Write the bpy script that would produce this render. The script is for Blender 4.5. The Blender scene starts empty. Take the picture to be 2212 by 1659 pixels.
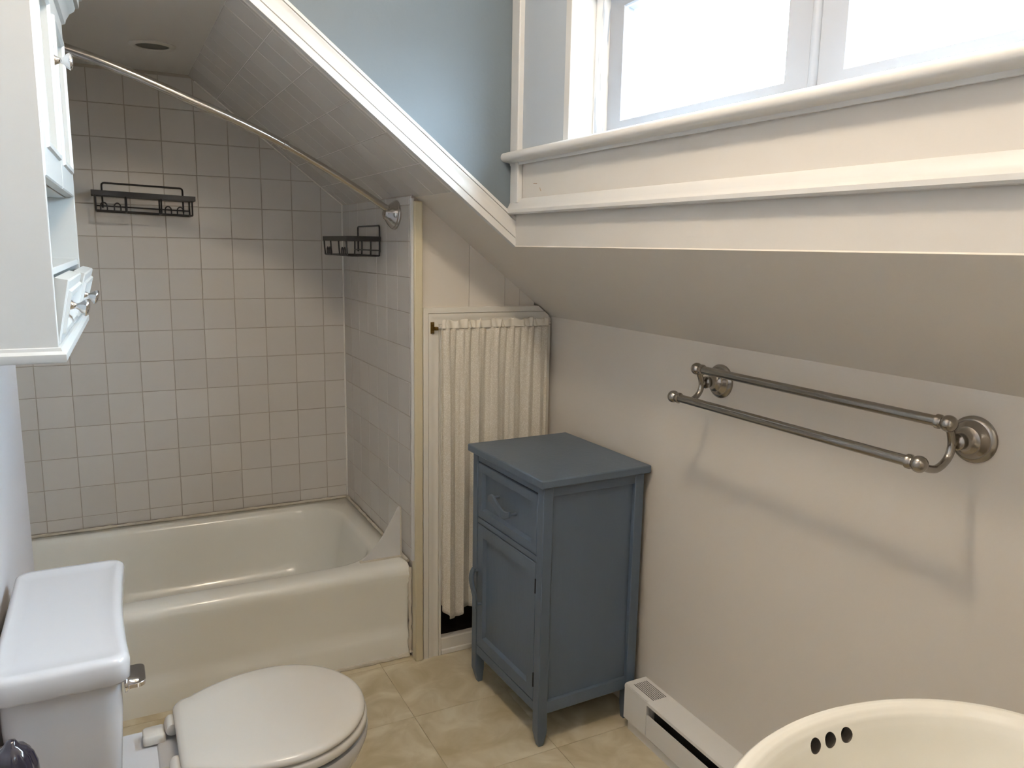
import bpy, bmesh, math, random
from mathutils import Vector, Matrix
random.seed(7)
PI = math.pi
SC = bpy.context.scene
COL = SC.collection

# ------------------------------------------------------------------ camera
FOC, YAW, PITCH, ROLL, CAMH = 1691.17, 0.4769, 0.1734, 0.0182, 1.352
fw = Vector((math.sin(YAW)*math.cos(PITCH), math.cos(YAW)*math.cos(PITCH), -math.sin(PITCH)))
rt0 = Vector((math.cos(YAW), -math.sin(YAW), 0)); up0 = rt0.cross(fw)
rt = rt0*math.cos(ROLL) + up0*math.sin(ROLL)
up = up0*math.cos(ROLL) - rt0*math.sin(ROLL)
cam = bpy.data.objects.new('camera', bpy.data.cameras.new('camera'))
COL.objects.link(cam)
m = Matrix.Identity(4)
for i in range(3):
    m[i][0], m[i][1], m[i][2] = rt[i], up[i], -fw[i]
m[2][3] = CAMH
cam.matrix_world = m
cam.data.sensor_fit = 'HORIZONTAL'; cam.data.sensor_width = 36.0
cam.data.lens = 36.0*FOC/2212.0
cam.data.clip_start = 0.02
SC.camera = cam

# ------------------------------------------------------------------ world, exposure
w = bpy.data.worlds.new('sky'); SC.world = w; w.use_nodes = True
bg = w.node_tree.nodes['Background']
# overcast sky: three times brighter overhead than at the horizon, dull ground below it
SKY = 68.0
_n, _l = w.node_tree.nodes, w.node_tree.links
_tc = _n.new('ShaderNodeTexCoord'); _sp = _n.new('ShaderNodeSeparateXYZ'); _l.new(_tc.outputs['Generated'], _sp.inputs[0])
_mr = _n.new('ShaderNodeMapRange'); _mr.inputs['From Min'].default_value = 0.0; _mr.inputs['From Max'].default_value = 1.0
_mr.inputs['To Min'].default_value = SKY/3; _mr.inputs['To Max'].default_value = SKY; _l.new(_sp.outputs['Z'], _mr.inputs['Value'])
_gt = _n.new('ShaderNodeMapRange'); _gt.inputs['From Min'].default_value = -0.04; _gt.inputs['From Max'].default_value = 0.02; _l.new(_sp.outputs['Z'], _gt.inputs['Value'])
_mx = _n.new('ShaderNodeMix'); _mx.inputs['A'].default_value = SKY*0.10
_l.new(_gt.outputs[0], _mx.inputs['Factor']); _l.new(_mr.outputs[0], _mx.inputs['B']); _l.new(_mx.outputs['Result'], bg.inputs[1])
bg.inputs[0].default_value = (0.65, 0.835, 1.0, 1)
SC.view_settings.view_transform = 'Standard'; SC.view_settings.look = 'None'
SC.view_settings.gamma = 1.0; SC.view_settings.use_curve_mapping = False
SC.view_settings.exposure = 0.70
LAMP_COL, LAMP_STR = (1.0, 0.835, 0.635), 130.0
LAMP_POS = (0.42, 0.92, 2.235)

# ------------------------------------------------------------------ measured room (metres)
XW, ZB = 1.0228, 1.3514        # dormer window wall and its lower edge
XK, ZK = 1.3121, 1.1259        # knee wall and its top edge
YC = 1.991                     # dormer cheek wall
YF = 2.2737                    # wall with the curtained opening
XT = 0.8283                    # tiled end wall of the tub
YB = 3.0603                    # tiled back wall of the tub
ZR = 0.327                     # tub rim
YA = 2.2933                    # tub apron
XL = -0.213                    # left wall
YLE = 2.25                     # left wall's end at the tub
XA0 = -0.70                    # far left end of the tub alcove
ZC = 2.33                      # ceiling
XS0 = 0.295                    # slope meets the alcove's flat ceiling
SLO = (ZK-ZB)/(XK-XW)
ZA = ZB + SLO*(XS0-XW)         # alcove flat ceiling
YN = 0.10                      # near wall, behind the sink
T = 0.1095
def zs(x): return ZB + SLO*(x-XW)

# ------------------------------------------------------------------ materials
def node_mat(name):
    mt = bpy.data.materials.new(name); mt.use_nodes = True
    return mt, mt.node_tree.nodes, mt.node_tree.links, mt.node_tree.nodes['Principled BSDF']
def simple(name, col, rough=0.5, metal=0.0, bump=0.0, bscale=60.0, var=0.0, vscale=6.0, rnd=0.0, coat=0.0, spec=0.5, stretch=None, col2=None):
    mt, N, L, P = node_mat(name)
    P.inputs['Base Color'].default_value = (*col, 1); P.inputs['Roughness'].default_value = rough
    P.inputs['Metallic'].default_value = metal
    P.inputs['Coat Weight'].default_value = coat; P.inputs['Coat Roughness'].default_value = 0.08
    P.inputs['Specular IOR Level'].default_value = spec
    tc = N.new('ShaderNodeTexCoord'); src = tc.outputs['Object']
    if stretch:
        mp = N.new('ShaderNodeMapping'); mp.inputs['Scale'].default_value = stretch
        L.new(src, mp.inputs[0]); src = mp.outputs[0]
    if var > 0 or rnd > 0:
        cr = N.new('ShaderNodeMix'); cr.data_type = 'RGBA'
        c2 = col2 or tuple(max(0, c*(1-var-rnd)) for c in col)
        cr.inputs['A'].default_value = (*col, 1); cr.inputs['B'].default_value = (*c2, 1)
        if rnd > 0:
            oi = N.new('ShaderNodeObjectInfo'); L.new(oi.outputs['Random'], cr.inputs['Factor'])
        else:
            nz = N.new('ShaderNodeTexNoise'); nz.inputs['Scale'].default_value = vscale
            nz.inputs['Detail'].default_value = 5
            L.new(src, nz.inputs['Vector']); L.new(nz.outputs['Fac'], cr.inputs['Factor'])
        L.new(cr.outputs['Result'], P.inputs['Base Color'])
    if bump > 0:
        nb = N.new('ShaderNodeTexNoise'); nb.inputs['Scale'].default_value = bscale; nb.inputs['Detail'].default_value = 3
        L.new(src, nb.inputs['Vector'])
        bp = N.new('ShaderNodeBump'); bp.inputs['Strength'].default_value = bump; bp.inputs['Distance'].default_value = 0.002
        L.new(nb.outputs['Fac'], bp.inputs['Height']); L.new(bp.outputs[0], P.inputs['Normal'])
    return mt
M = {}
M['wall'] = simple('wall_paint', (0.70, 0.645, 0.57), 0.6, bump=0.15, bscale=90)
M['wall_blue'] = simple('cheek_paint', (0.140, 0.172, 0.198), 0.55, bump=0.15, bscale=110)
M['wall_strip'] = simple('pale_grey_paint', (0.42, 0.46, 0.505), 0.55, bump=0.15, bscale=110)
M['wall_left'] = simple('left_wall_paint', (0.65, 0.62, 0.63), 0.55, bump=0.12, bscale=90)
M['ceil'] = simple('ceiling_paint', (0.84, 0.83, 0.81), 0.7)
M['trim'] = simple('trim_paint', (0.63, 0.625, 0.61), 0.35, bump=0.05, bscale=40)
M['apron'] = simple('apron_paint', (0.62, 0.59, 0.545), 0.45, bump=0.08, bscale=60)
M['tile'] = simple('glazed_wall_tile', (0.70, 0.67, 0.635), 0.22, rnd=0.07, bump=0.04, bscale=25)
M['grout'] = simple('grout', (0.55, 0.49, 0.425), 0.9, var=0.3, vscale=20)
M['yellow'] = simple('yellowed_trim', (0.68, 0.60, 0.42), 0.45, var=0.12, vscale=8)
M['enamel'] = simple('tub_enamel', (0.88, 0.87, 0.81), 0.22, coat=0.2)
M['caulk'] = simple('caulk', (0.72, 0.66, 0.55), 0.6, var=0.35, vscale=25, bump=0.5, bscale=80)
M['porcelain'] = simple('toilet_porcelain', (0.62, 0.625, 0.65), 0.12, coat=0.4)
M['seatplastic'] = simple('seat_plastic', (0.67, 0.65, 0.61), 0.22)
M['sinkp'] = simple('sink_porcelain', (0.90, 0.88, 0.80), 0.1, coat=0.5)
M['chrome'] = simple('chrome', (0.80, 0.80, 0.82), 0.1, metal=1)
M['nickel'] = simple('brushed_nickel', (0.36, 0.33, 0.29), 0.23, metal=1, bump=0.1, bscale=200, var=0.15, vscale=40)
M['rod'] = simple('rod_steel', (0.50, 0.475, 0.44), 0.22, metal=1)
M['brass'] = simple('old_brass', (0.30, 0.19, 0.06), 0.4, metal=1, var=0.5, vscale=60)
M['wire'] = simple('black_wire', (0.018, 0.017, 0.018), 0.4)
M['blue'] = simple('blue_grey_paint', (0.106, 0.142, 0.190), 0.42, var=0.22, vscale=9, bump=0.25, bscale=70, stretch=(1, 1, 0.25))
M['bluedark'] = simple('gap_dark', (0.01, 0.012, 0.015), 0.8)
M['white_cab'] = simple('white_lacquer', (0.52, 0.535, 0.53), 0.35)
M['white_metal'] = simple('heater_enamel', (0.80, 0.785, 0.75), 0.4, var=0.06, vscale=5)
M['dark'] = simple('dark_void', (0.012, 0.011, 0.010), 0.8)
M['closet'] = simple('closet_board', (0.16, 0.13, 0.10), 0.8, var=0.3, vscale=5)
M['bronze'] = simple('glossy_dark_bronze', (0.016, 0.014, 0.026), 0.18, coat=0.6)
M['vinyl'] = simple('vinyl_frame', (0.32, 0.335, 0.365), 0.4)
M['grout_pale'] = simple('pale_grout', (0.76, 0.73, 0.70), 0.8)
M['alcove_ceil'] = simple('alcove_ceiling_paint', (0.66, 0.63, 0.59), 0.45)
M['scratch'] = simple('bare_wood', (0.35, 0.22, 0.12), 0.7)

def floor_material():
    mt, N, L, P = node_mat('travertine_vinyl')
    tc = N.new('ShaderNodeTexCoord'); oi = N.new('ShaderNodeObjectInfo')
    ad = N.new('ShaderNodeVectorMath'); ad.operation = 'ADD'
    L.new(tc.outputs['Object'], ad.inputs[0])
    ml = N.new('ShaderNodeVectorMath'); ml.operation = 'SCALE'; ml.inputs['Scale'].default_value = 7.0
    cb = N.new('ShaderNodeCombineXYZ'); L.new(oi.outputs['Random'], cb.inputs[0]); L.new(oi.outputs['Random'], cb.inputs[1])
    L.new(cb.outputs[0], ml.inputs[0]); L.new(ml.outputs[0], ad.inputs[1])
    n1 = N.new('ShaderNodeTexNoise'); n1.inputs['Scale'].default_value = 9; n1.inputs['Detail'].default_value = 7; n1.inputs['Distortion'].default_value = 0.8
    L.new(ad.outputs[0], n1.inputs['Vector'])
    r = N.new('ShaderNodeValToRGB'); e = r.color_ramp.elements
    e[0].position = 0.32; e[0].color = (0.50, 0.415, 0.255, 1)
    e[1].position = 0.70; e[1].color = (0.74, 0.675, 0.52, 1)
    k = r.color_ramp.elements.new(0.5); k.color = (0.61, 0.525, 0.365, 1)
    L.new(n1.outputs['Fac'], r.inputs[0]); L.new(r.outputs[0], P.inputs['Base Color'])
    P.inputs['Roughness'].default_value = 0.42
    return mt
M['floor'] = floor_material()
def curtain_material():
    mt, N, L, P = node_mat('ivory_print_curtain')
    tc = N.new('ShaderNodeTexCoord')
    v = N.new('ShaderNodeTexVoronoi'); v.inputs['Scale'].default_value = 260
    L.new(tc.outputs['Object'], v.inputs['Vector'])
    r = N.new('ShaderNodeValToRGB'); r.color_ramp.elements[0].position = 0.28; r.color_ramp.elements[0].color = (0.76, 0.715, 0.63, 1)
    r.color_ramp.elements[1].position = 0.52; r.color_ramp.elements[1].color = (0.655, 0.60, 0.50, 1)
    L.new(v.outputs['Distance'], r.inputs[0]); L.new(r.outputs[0], P.inputs['Base Color'])
    P.inputs['Roughness'].default_value = 0.9; P.inputs['Sheen Weight'].default_value = 0.3
    return mt
M['curtain'] = curtain_material()
M['curtain_hem'] = simple('ivory_hem', (0.80, 0.75, 0.65), 0.9)
def glass_material():
    mt, N, L, P = node_mat('window_glass')
    out = N['Material Output']; tr = N.new('ShaderNodeBsdfTransparent'); gl = N.new('ShaderNodeBsdfGlossy')
    gl.inputs['Roughness'].default_value = 0.02
    mx = N.new('ShaderNodeMixShader'); mx.inputs[0].default_value = 0.05
    L.new(tr.outputs[0], mx.inputs[1]); L.new(gl.outputs[0], mx.inputs[2]); L.new(mx.outputs[0], out.inputs[0])
    return mt
M['glass'] = glass_material()
def peel_material():
    mt, N, L, P = node_mat('peeling_paint')
    tc = N.new('ShaderNodeTexCoord'); mp = N.new('ShaderNodeMapping'); mp.inputs['Scale'].default_value = (150, 150, 9)
    L.new(tc.outputs['Object'], mp.inputs[0])
    n = N.new('ShaderNodeTexNoise'); n.inputs['Scale'].default_value = 1.0; n.inputs['Detail'].default_value = 4
    L.new(mp.outputs[0], n.inputs['Vector'])
    r = N.new('ShaderNodeValToRGB'); r.color_ramp.elements[0].position = 0.36; r.color_ramp.elements[0].color = (0.42, 0.47, 0.55, 1)
    r.color_ramp.elements[1].position = 0.43; r.color_ramp.elements[1].color = (0.80, 0.79, 0.78, 1)
    L.new(n.outputs['Fac'], r.inputs[0]); L.new(r.outputs[0], P.inputs['Base Color']); P.inputs['Roughness'].default_value = 0.5
    return mt
M['peel'] = peel_material()
def emit(name, col, st):
    mt, N, L, P = node_mat(name)
    P.inputs['Base Color'].default_value = (0.8, 0.8, 0.8, 1)
    P.inputs['Emission Color'].default_value = (*col, 1); P.inputs['Emission Strength'].default_value = st
    return mt
M['bulb'] = emit('lamp_globe', LAMP_COL, LAMP_STR)
def label_material():
    # small block of printed warning lines, too small to read in the photograph
    mt, N, L, P = node_mat('printed_warning')
    tc = N.new('ShaderNodeTexCoord'); sp = N.new('ShaderNodeSeparateXYZ'); L.new(tc.outputs['Object'], sp.inputs[0])
    mp = N.new('ShaderNodeMapping'); mp.inputs['Scale'].default_value = (600, 420, 1); L.new(tc.outputs['Object'], mp.inputs[0])
    n = N.new('ShaderNodeTexNoise'); n.inputs['Scale'].default_value = 1.0; L.new(mp.outputs[0], n.inputs['Vector'])
    mu = N.new('ShaderNodeMath'); mu.operation = 'MULTIPLY'; mu.inputs[1].default_value = 2*PI/0.0060; L.new(sp.outputs[0], mu.inputs[0])
    si = N.new('ShaderNodeMath'); si.operation = 'SINE'; L.new(mu.outputs[0], si.inputs[0])
    g1 = N.new('ShaderNodeMath'); g1.operation = 'GREATER_THAN'; g1.inputs[1].default_value = 0.0; L.new(si.outputs[0], g1.inputs[0])
    g2 = N.new('ShaderNodeMath'); g2.operation = 'GREATER_THAN'; g2.inputs[1].default_value = 0.40; L.new(n.outputs['Fac'], g2.inputs[0])
    mm = N.new('ShaderNodeMath'); mm.operation = 'MULTIPLY'; L.new(g1.outputs[0], mm.inputs[0]); L.new(g2.outputs[0], mm.inputs[1])
    mx = N.new('ShaderNodeMix'); mx.data_type = 'RGBA'; mx.inputs['A'].default_value = (0.79, 0.775, 0.74, 1); mx.inputs['B'].default_value = (0.05, 0.05, 0.05, 1)
    L.new(mm.outputs[0], mx.inputs['Factor']); L.new(mx.outputs['Result'], P.inputs['Base Color']); P.inputs['Roughness'].default_value = 0.4
    return mt
M['print'] = label_material()

# ------------------------------------------------------------------ mesh builder
class MB:
    def __init__(s): s.v = []; s.f = []
    def add(s, vs, fs):
        o = len(s.v); s.v += [tuple(p) for p in vs]; s.f += [tuple(i+o for i in q) for q in fs]; return s
    def box(s, x0, x1, y0, y1, z0, z1):
        vs = [(x, y, z) for z in (z0, z1) for y in (y0, y1) for x in (x0, x1)]
        return s.add(vs, [(0, 2, 3, 1), (4, 5, 7, 6), (0, 1, 5, 4), (1, 3, 7, 5), (3, 2, 6, 7), (2, 0, 4, 6)])
    def prism(s, poly, fn, d0, d1):
        # poly in 2D, fn(u, v, d) -> 3D
        n = len(poly)
        vs = [fn(u, v, d0) for u, v in poly] + [fn(u, v, d1) for u, v in poly]
        fs = [tuple(range(n))[::-1], tuple(range(n, 2*n))] + [(i, (i+1) % n, n+(i+1) % n, n+i) for i in range(n)]
        return s.add(vs, fs)
    def loops(s, Ls, cap0=True, cap1=True):
        n = len(Ls[0]); vs = [p for l in Ls for p in l]; fs = []
        for k in range(len(Ls)-1):
            for i in range(n):
                j = (i+1) % n; fs.append((k*n+i, k*n+j, (k+1)*n+j, (k+1)*n+i))
        if cap0: fs.append(tuple(range(n))[::-1])
        if cap1: fs.append(tuple((len(Ls)-1)*n+i for i in range(n)))
        return s.add(vs, fs)
    def tube(s, pts, r, n=10, closed=False):
        pts = [Vector(p) for p in pts]; Ls = []; prev = None; k = len(pts)
        for i, p in enumerate(pts):
            if closed: d = pts[(i+1) % k]-pts[i-1]
            else: d = (pts[min(i+1, k-1)]-pts[max(i-1, 0)])
            d.normalize()
            a = prev if prev is not None else (Vector((0, 0, 1)) if abs(d.z) < 0.9 else Vector((1, 0, 0)))
            u = (a - d*a.dot(d)).normalized(); v = d.cross(u); prev = u
            rr = r[i] if isinstance(r, (list, tuple)) else r
            Ls.append([p+u*rr*math.cos(2*PI*t/n)+v*rr*math.sin(2*PI*t/n) for t in range(n)])
        if closed: Ls.append(Ls[0]); return s.loops(Ls, False, False)
        return s.loops(Ls)
    def lathe(s, prof, org, axis, n=32):
        # prof: (radius, distance along axis)
        a = Vector(axis).normalized(); o = Vector(org)
        b = Vector((0, 0, 1)) if abs(a.z) < 0.9 else Vector((1, 0, 0))
        u = (b-a*b.dot(a)).normalized(); v = a.cross(u)
        Ls = [[o+a*h+(u*math.cos(2*PI*t/n)+v*math.sin(2*PI*t/n))*max(r, 1e-5) for t in range(n)] for r, h in prof]
        return s.loops(Ls)
    def build(s, name, mat, parent=None, smooth=False, bevel=0.0, ang=35, segs=2):
        me = bpy.data.meshes.new(name)
        me.from_pydata(s.v, [], s.f)
        bm = bmesh.new(); bm.from_mesh(me); bmesh.ops.recalc_face_normals(bm, faces=bm.faces); bm.to_mesh(me); bm.free()
        o = bpy.data.objects.new(name, me); COL.objects.link(o)
        if mat is not None: me.materials.append(M[mat] if isinstance(mat, str) else mat)
        if parent is not None:
            o.parent = parent
            if parent.get('_world'): me.transform(Matrix.Translation(-Vector(parent['_world'])))
        if smooth or bevel:
            for p in me.polygons: p.use_smooth = True
            me.set_sharp_from_angle(angle=math.radians(ang))
        if bevel:
            b = o.modifiers.new('bevel', 'BEVEL'); b.width = bevel; b.segments = segs; b.limit_method = 'ANGLE'; b.angle_limit = math.radians(40)
            b.harden_normals = False
        return o
WORLD_OF = {}
def thing(name, label, cat, loc=(0, 0, 0), rotz=0.0, group=None, local=False):
    o = bpy.data.objects.new(name, None); COL.objects.link(o)
    o.location = loc; o.rotation_euler = (0, 0, rotz); o.empty_display_size = 0.1
    o['label'] = label; o['category'] = cat
    if group: o['group'] = group
    WORLD_OF[o.name] = None if local else Vector(loc)
    return o
def part(mb, name, mat, root, parent=None, **k):
    # mesh given in world coordinates (or in the thing's own frame) becomes a part of root, or a sub-part of parent
    off = WORLD_OF[root.name]
    if off is not None: mb.v = [(x-off.x, y-off.y, z-off.z) for x, y, z in mb.v]
    return mb.build(name, mat, parent or root, **k)
def struct(mb, name, mat, label, cat, **k):
    o = mb.build(name, mat, None, **k); o['kind'] = 'structure'; o['label'] = label; o['category'] = cat
    return o
def tag(o, label, cat, group=None):
    o['label'] = label; o['category'] = cat
    if group: o['group'] = group
    return o
def smoothcurve(ctrl, n=8):
    P = [Vector(p) for p in ctrl]; out = []
    for i in range(len(P)-1):
        p0 = P[max(i-1, 0)]; p1 = P[i]; p2 = P[i+1]; p3 = P[min(i+2, len(P)-1)]
        for t in range(n):
            t = t/n
            out.append(0.5*((2*p1)+(-p0+p2)*t+(2*p0-5*p1+4*p2-p3)*t*t+(-p0+3*p1-3*p2+p3)*t**3))
    out.append(P[-1]); return out
XZ = lambda u, v, d: (u, d, v)     # polygon in the x-z plane, depth along y
YZ = lambda u, v, d: (d, u, v)
XY = lambda u, v, d: (u, v, d)

# ------------------------------------------------------------------ tiles
def clip(poly, a, b, c):
    # keep a*u + b*v <= c
    out = []
    for i in range(len(poly)):
        p, q = poly[i], poly[(i+1) % len(poly)]
        dp, dq = a*p[0]+b*p[1]-c, a*q[0]+b*q[1]-c
        if dp <= 0: out.append(p)
        if dp*dq < 0:
            t = dp/(dp-dq); out.append((p[0]+(q[0]-p[0])*t, p[1]+(q[1]-p[1])*t))
    return out
def area(poly): return 0.5*sum(poly[i][0]*poly[(i+1) % len(poly)][1]-poly[(i+1) % len(poly)][0]*poly[i][1] for i in range(len(poly)))
def plate_mesh(poly, th, bev, name, mat):
    cx = sum(p[0] for p in poly)/len(poly); cy = sum(p[1] for p in poly)/len(poly); n = len(poly)
    if area(poly) < 0: poly = poly[::-1]
    def inset(d):
        out = []
        for i in range(n):
            p0, p, p1 = Vector(poly[i-1]), Vector(poly[i]), Vector(poly[(i+1) % n])
            e0 = (p-p0).normalized(); e1 = (p1-p).normalized()
            n0 = Vector((-e0.y, e0.x)); n1 = Vector((-e1.y, e1.x)); b = n0+n1
            if b.length < 1e-6: b = n0
            b = b/max(b.length_squared, 0.3)*2
            out.append(p+b*d*0.5*1.0)
        return out
    top = inset(bev)
    vs = [(p[0], p[1], -th) for p in poly]+[(p[0], p[1], -bev*0.6) for p in poly]+[(p[0], p[1], 0) for p in top]
    fs = [tuple(range(2*n, 3*n))]
    for k in (0, 1):
        fs += [(k*n+i, k*n+(i+1) % n, (k+1)*n+(i+1) % n, (k+1)*n+i) for i in range(n)]
    me = bpy.data.meshes.new(name); me.from_pydata(vs, [], fs); me.materials.append(mat)
    for p in me.polygons: p.use_smooth = True
    me.set_sharp_from_angle(angle=math.radians(50))
    return me
def tile_field(parent, O, U, V, ulines, vlines, clips, mat, gap=0.0022, th=0.006, bev=0.0016, jit=0.0035, name='tile', proud=0.0):
    O, U, V = Vector(O), Vector(U), Vector(V); Nn = U.cross(V)
    cache = {}
    for i in range(len(ulines)-1):
        for j in range(len(vlines)-1):
            u0, u1, v0, v1 = ulines[i]+gap/2, ulines[i+1]-gap/2, vlines[j]+gap/2, vlines[j+1]-gap/2
            if u1-u0 < 0.006 or v1-v0 < 0.006: continue
            poly = [(u0, v0), (u1, v0), (u1, v1), (u0, v1)]
            for c in clips: poly = clip(poly, *c) if len(poly) > 2 else []
            if len(poly) < 3 or abs(area(poly)) < 2e-4: continue
            cu, cv = (u0+u1)/2, (v0+v1)/2
            full = len(poly) == 4 and abs(abs(area(poly))-(u1-u0)*(v1-v0)) < 1e-9
            key = (round(u1-u0, 4), round(v1-v0, 4))
            if full and key in cache: me = cache[key]
            else:
                me = plate_mesh([(p[0]-cu, p[1]-cv) for p in poly], th, bev, name, mat)
                if full: cache[key] = me
            o = bpy.data.objects.new(name, me); COL.objects.link(o); o.parent = parent
            R3 = Matrix((U, V, Nn)).transposed()
            Rj = Matrix.Rotation(random.uniform(-jit, jit), 3, 'X') @ Matrix.Rotation(random.uniform(-jit, jit), 3, 'Y')
            mm = (R3 @ Rj).to_4x4(); mm.translation = O+U*cu+V*cv+Nn*(proud+random.uniform(-0.0003, 0.0003))
            o.matrix_local = mm
def frange(a, b, s):
    out = [a]
    while out[-1] < b-1e-6: out.append(out[-1]+s)
    return out
def lines(origin, step, lo, hi):
    k0 = math.ceil((lo-origin)/step+1e-6); out = [lo]; k = k0
    while origin+k*step < hi-1e-6: out.append(origin+k*step); k += 1
    return out+[hi]

# ------------------------------------------------------------------ the room shell
floor = struct(MB().box(-0.9, 1.45, -1.3, 3.2, -0.06, -0.003), 'floor', 'grout', 'beige travertine look vinyl tile floor of the bathroom', 'floor')
tile_field(floor, (0, 0, 0), (1, 0, 0), (0, 1, 0), lines(0.7164, 0.303, XL, XK), lines(1.9664, 0.303, YN, YA+0.012), [], M['floor'], gap=0.0014, th=0.003, bev=0.0004, jit=0.0006)
struct(MB().box(0.86, 1.33, YA+0.012, YB, -0.003, 0.0), 'floor_closet', 'closet', 'brown board floor inside the curtained opening', 'floor')
struct(MB().box(XL-0.05, 1.2, -1.25, YN, -0.003, 0.0), 'floor_hall', 'closet', 'dim floor of the passage in front of the bathroom', 'floor')

struct(MB().box(-0.3, XW+0.12, -1.3, YC+0.05, ZC, ZC+0.06), 'ceiling', 'ceil', 'flat white ceiling above the bathroom', 'ceiling')
# sloped ceiling: one plane under the window and over the tub
def slope_slab(x0, x1, y0, y1, n):
    mb = MB()
    nrm = Vector((-SLO, 0, 1)).normalized()*0.05
    poly = [(x0, zs(x0)), (x1, zs(x1)), (x1+nrm.x, zs(x1)+nrm.z), (x0+nrm.x, zs(x0)+nrm.z)]
    mb.prism(poly, XZ, y0, y1); return mb
struct(slope_slab(XW-0.002, XK+0.06, -0.05, YC+0.01, 1), 'ceiling_slope', 'wall', 'grey sloped ceiling strip under the window wall', 'ceiling')
struct(slope_slab(0.84, XK+0.06, YC-0.001, YB+0.1, 1), 'ceiling_slope_plaster', 'wall', 'grey plaster slope in front of the curtained opening', 'ceiling')
sa = struct(slope_slab(XS0, 0.84, YC-0.001, YB+0.1, 1), 'ceiling_slope_tiled', 'grout_pale', 'tiled sloping ceiling over the bathtub', 'ceiling')
U = Vector((1, 0, SLO)).normalized()          # down the slope
L_sl = (0.84-XS0)*math.sqrt(1+SLO*SLO)
# outward (into the room) normal must be U x V with V = -y
tile_field(sa, (XS0, 0, ZA), U, (0, -1, 0), lines(0.0, 0.1155, 0.0, L_sl), [-x for x in reversed(lines(2.125, T, YC+0.006, YB))], [], M['tile'], th=0.006, proud=0.0015, jit=0.004)
struct(MB().box(XA0-0.05, XS0+0.03, YC+0.03, YB+0.1, ZA, ZA+0.06), 'ceiling_alcove', 'alcove_ceil', 'flat grey ceiling over the bathtub', 'ceiling')

# walls
struct(MB().box(XK, XK+0.08, -0.05, YB+0.1, -0.05, ZK+0.03), 'wall_right', 'wall', 'warm grey knee wall behind the towel bar', 'wall')
# window wall with its opening
WY0, WY1, WZ0, WZ1 = 0.36, 1.70, 1.603, 1.965
mb = MB()
for a in [(-0.05, WY0, ZB, ZC), (WY1, YC+0.04, ZB, ZC), (WY0, WY1, ZB, WZ0), (WY0, WY1, WZ1, ZC)]:
    mb.box(XW, XW+0.14, a[0], a[1], a[2], a[3])
WW = struct(mb, 'wall_window', 'apron', 'cream wall under and around the dormer window', 'wall')
# blue grey painted strip between corner board and window
struct(MB().box(XW-0.003, XW+0.001, WY1, YC, 1.60, ZC), 'wall_window_side', 'wall_strip', 'pale blue grey painted strip beside the window', 'wall')
mb = MB().prism([(XL-0.05, ZA+0.006), (XS0, ZA+0.006), (XW+0.01, zs(XW+0.01)+0.008), (XW+0.01, ZC+0.02), (XL-0.05, ZC+0.02)], XZ, YC, YC+0.04)
struct(mb, 'wall_cheek', 'wall_blue', 'blue grey dormer wall above the sloping moulding', 'wall')
struct(MB().box(XL-0.09, XL, -1.25, YLE, -0.02, ZC+0.02), 'wall_left', 'wall_left', 'pale grey wall behind the toilet', 'wall')
struct(MB().box(0.46, XK+0.05, YN-0.08, YN, -0.02, ZC+0.02), 'wall_near', 'wall', 'grey wall the pedestal sink stands against', 'wall')
mb = MB().box(-0.3, 1.2, -1.33, -1.25, -0.02, ZC+0.02); mb.box(1.15, 1.2, -1.3, YN-0.07, -0.02, ZC+0.02)
struct(mb, 'wall_hall', 'wall', 'grey wall of the passage in front of the bathroom', 'wall')
# tub alcove walls
struct(MB().box(XA0-0.06, XA0, YLE-0.1, YB+0.1, -0.02, ZA+0.05), 'wall_alcove', 'wall', 'hidden end wall of the tub alcove', 'wall')
struct(MB().box(XA0-0.06, XL-0.05, YLE-0.1, YLE-0.02, -0.02, ZC+0.02), 'wall_alcove_front', 'wall', 'short wall closing the alcove behind the toilet wall', 'wall')
wb = struct(MB().prism([(XA0-0.05, -0.02), (XK+0.05, -0.02), (XK+0.05, zs(XK)+0.03), (XS0+0.02, ZA+0.03), (XA0-0.05, ZA+0.03)], XZ, YB+0.0012, YB+0.08), 'wall_back', 'grout', 'square white tiled wall behind the bathtub', 'wall')
slope_clip = (-SLO, 1, zs(0)-0.004)     # v <= zs(u)
tile_field(wb, (0, YB, 0), (1, 0, 0), (0, 0, 1), lines(0.7453, T, XA0, XT-0.002), lines(1.4717, T, ZR+0.006, ZA-0.003), [slope_clip], M['tile'], th=0.005)
we = struct(MB().box(XT+0.0012, 0.8525, YA-0.012, YB+0.05, -0.02, zs(0.84)+0.02), 'wall_end', 'grout', 'tiled end wall of the bathtub', 'wall')
tile_field(we, (XT, 0, 0), (0, -1, 0), (0, 0, 1), [-x for x in reversed(lines(2.5255, T, YA-0.005, YB-0.001))], lines(1.4717, T, ZR+0.006, zs(XT)-0.004), [], M['tile'], th=0.005)

M['tilecaulk'] = simple('tile_caulk', (0.82, 0.79, 0.74), 0.5)
struct(MB().tube([(XT-0.001, YB-0.001, ZR+0.004), (XT-0.001, YB-0.001, zs(XT)-0.003)], 0.0045, 8), 'trim_9', 'tilecaulk', 'pale caulk line in the corner of the tiled walls', 'trim', smooth=True)
struct(MB().tube([(XS0+0.02, YB-0.001, zs(XS0+0.02)-0.002), (XT, YB-0.001, zs(XT)-0.002)], 0.004, 8), 'trim_10', 'tilecaulk', 'pale caulk line where tiled wall meets the slope', 'trim', smooth=True)
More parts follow.
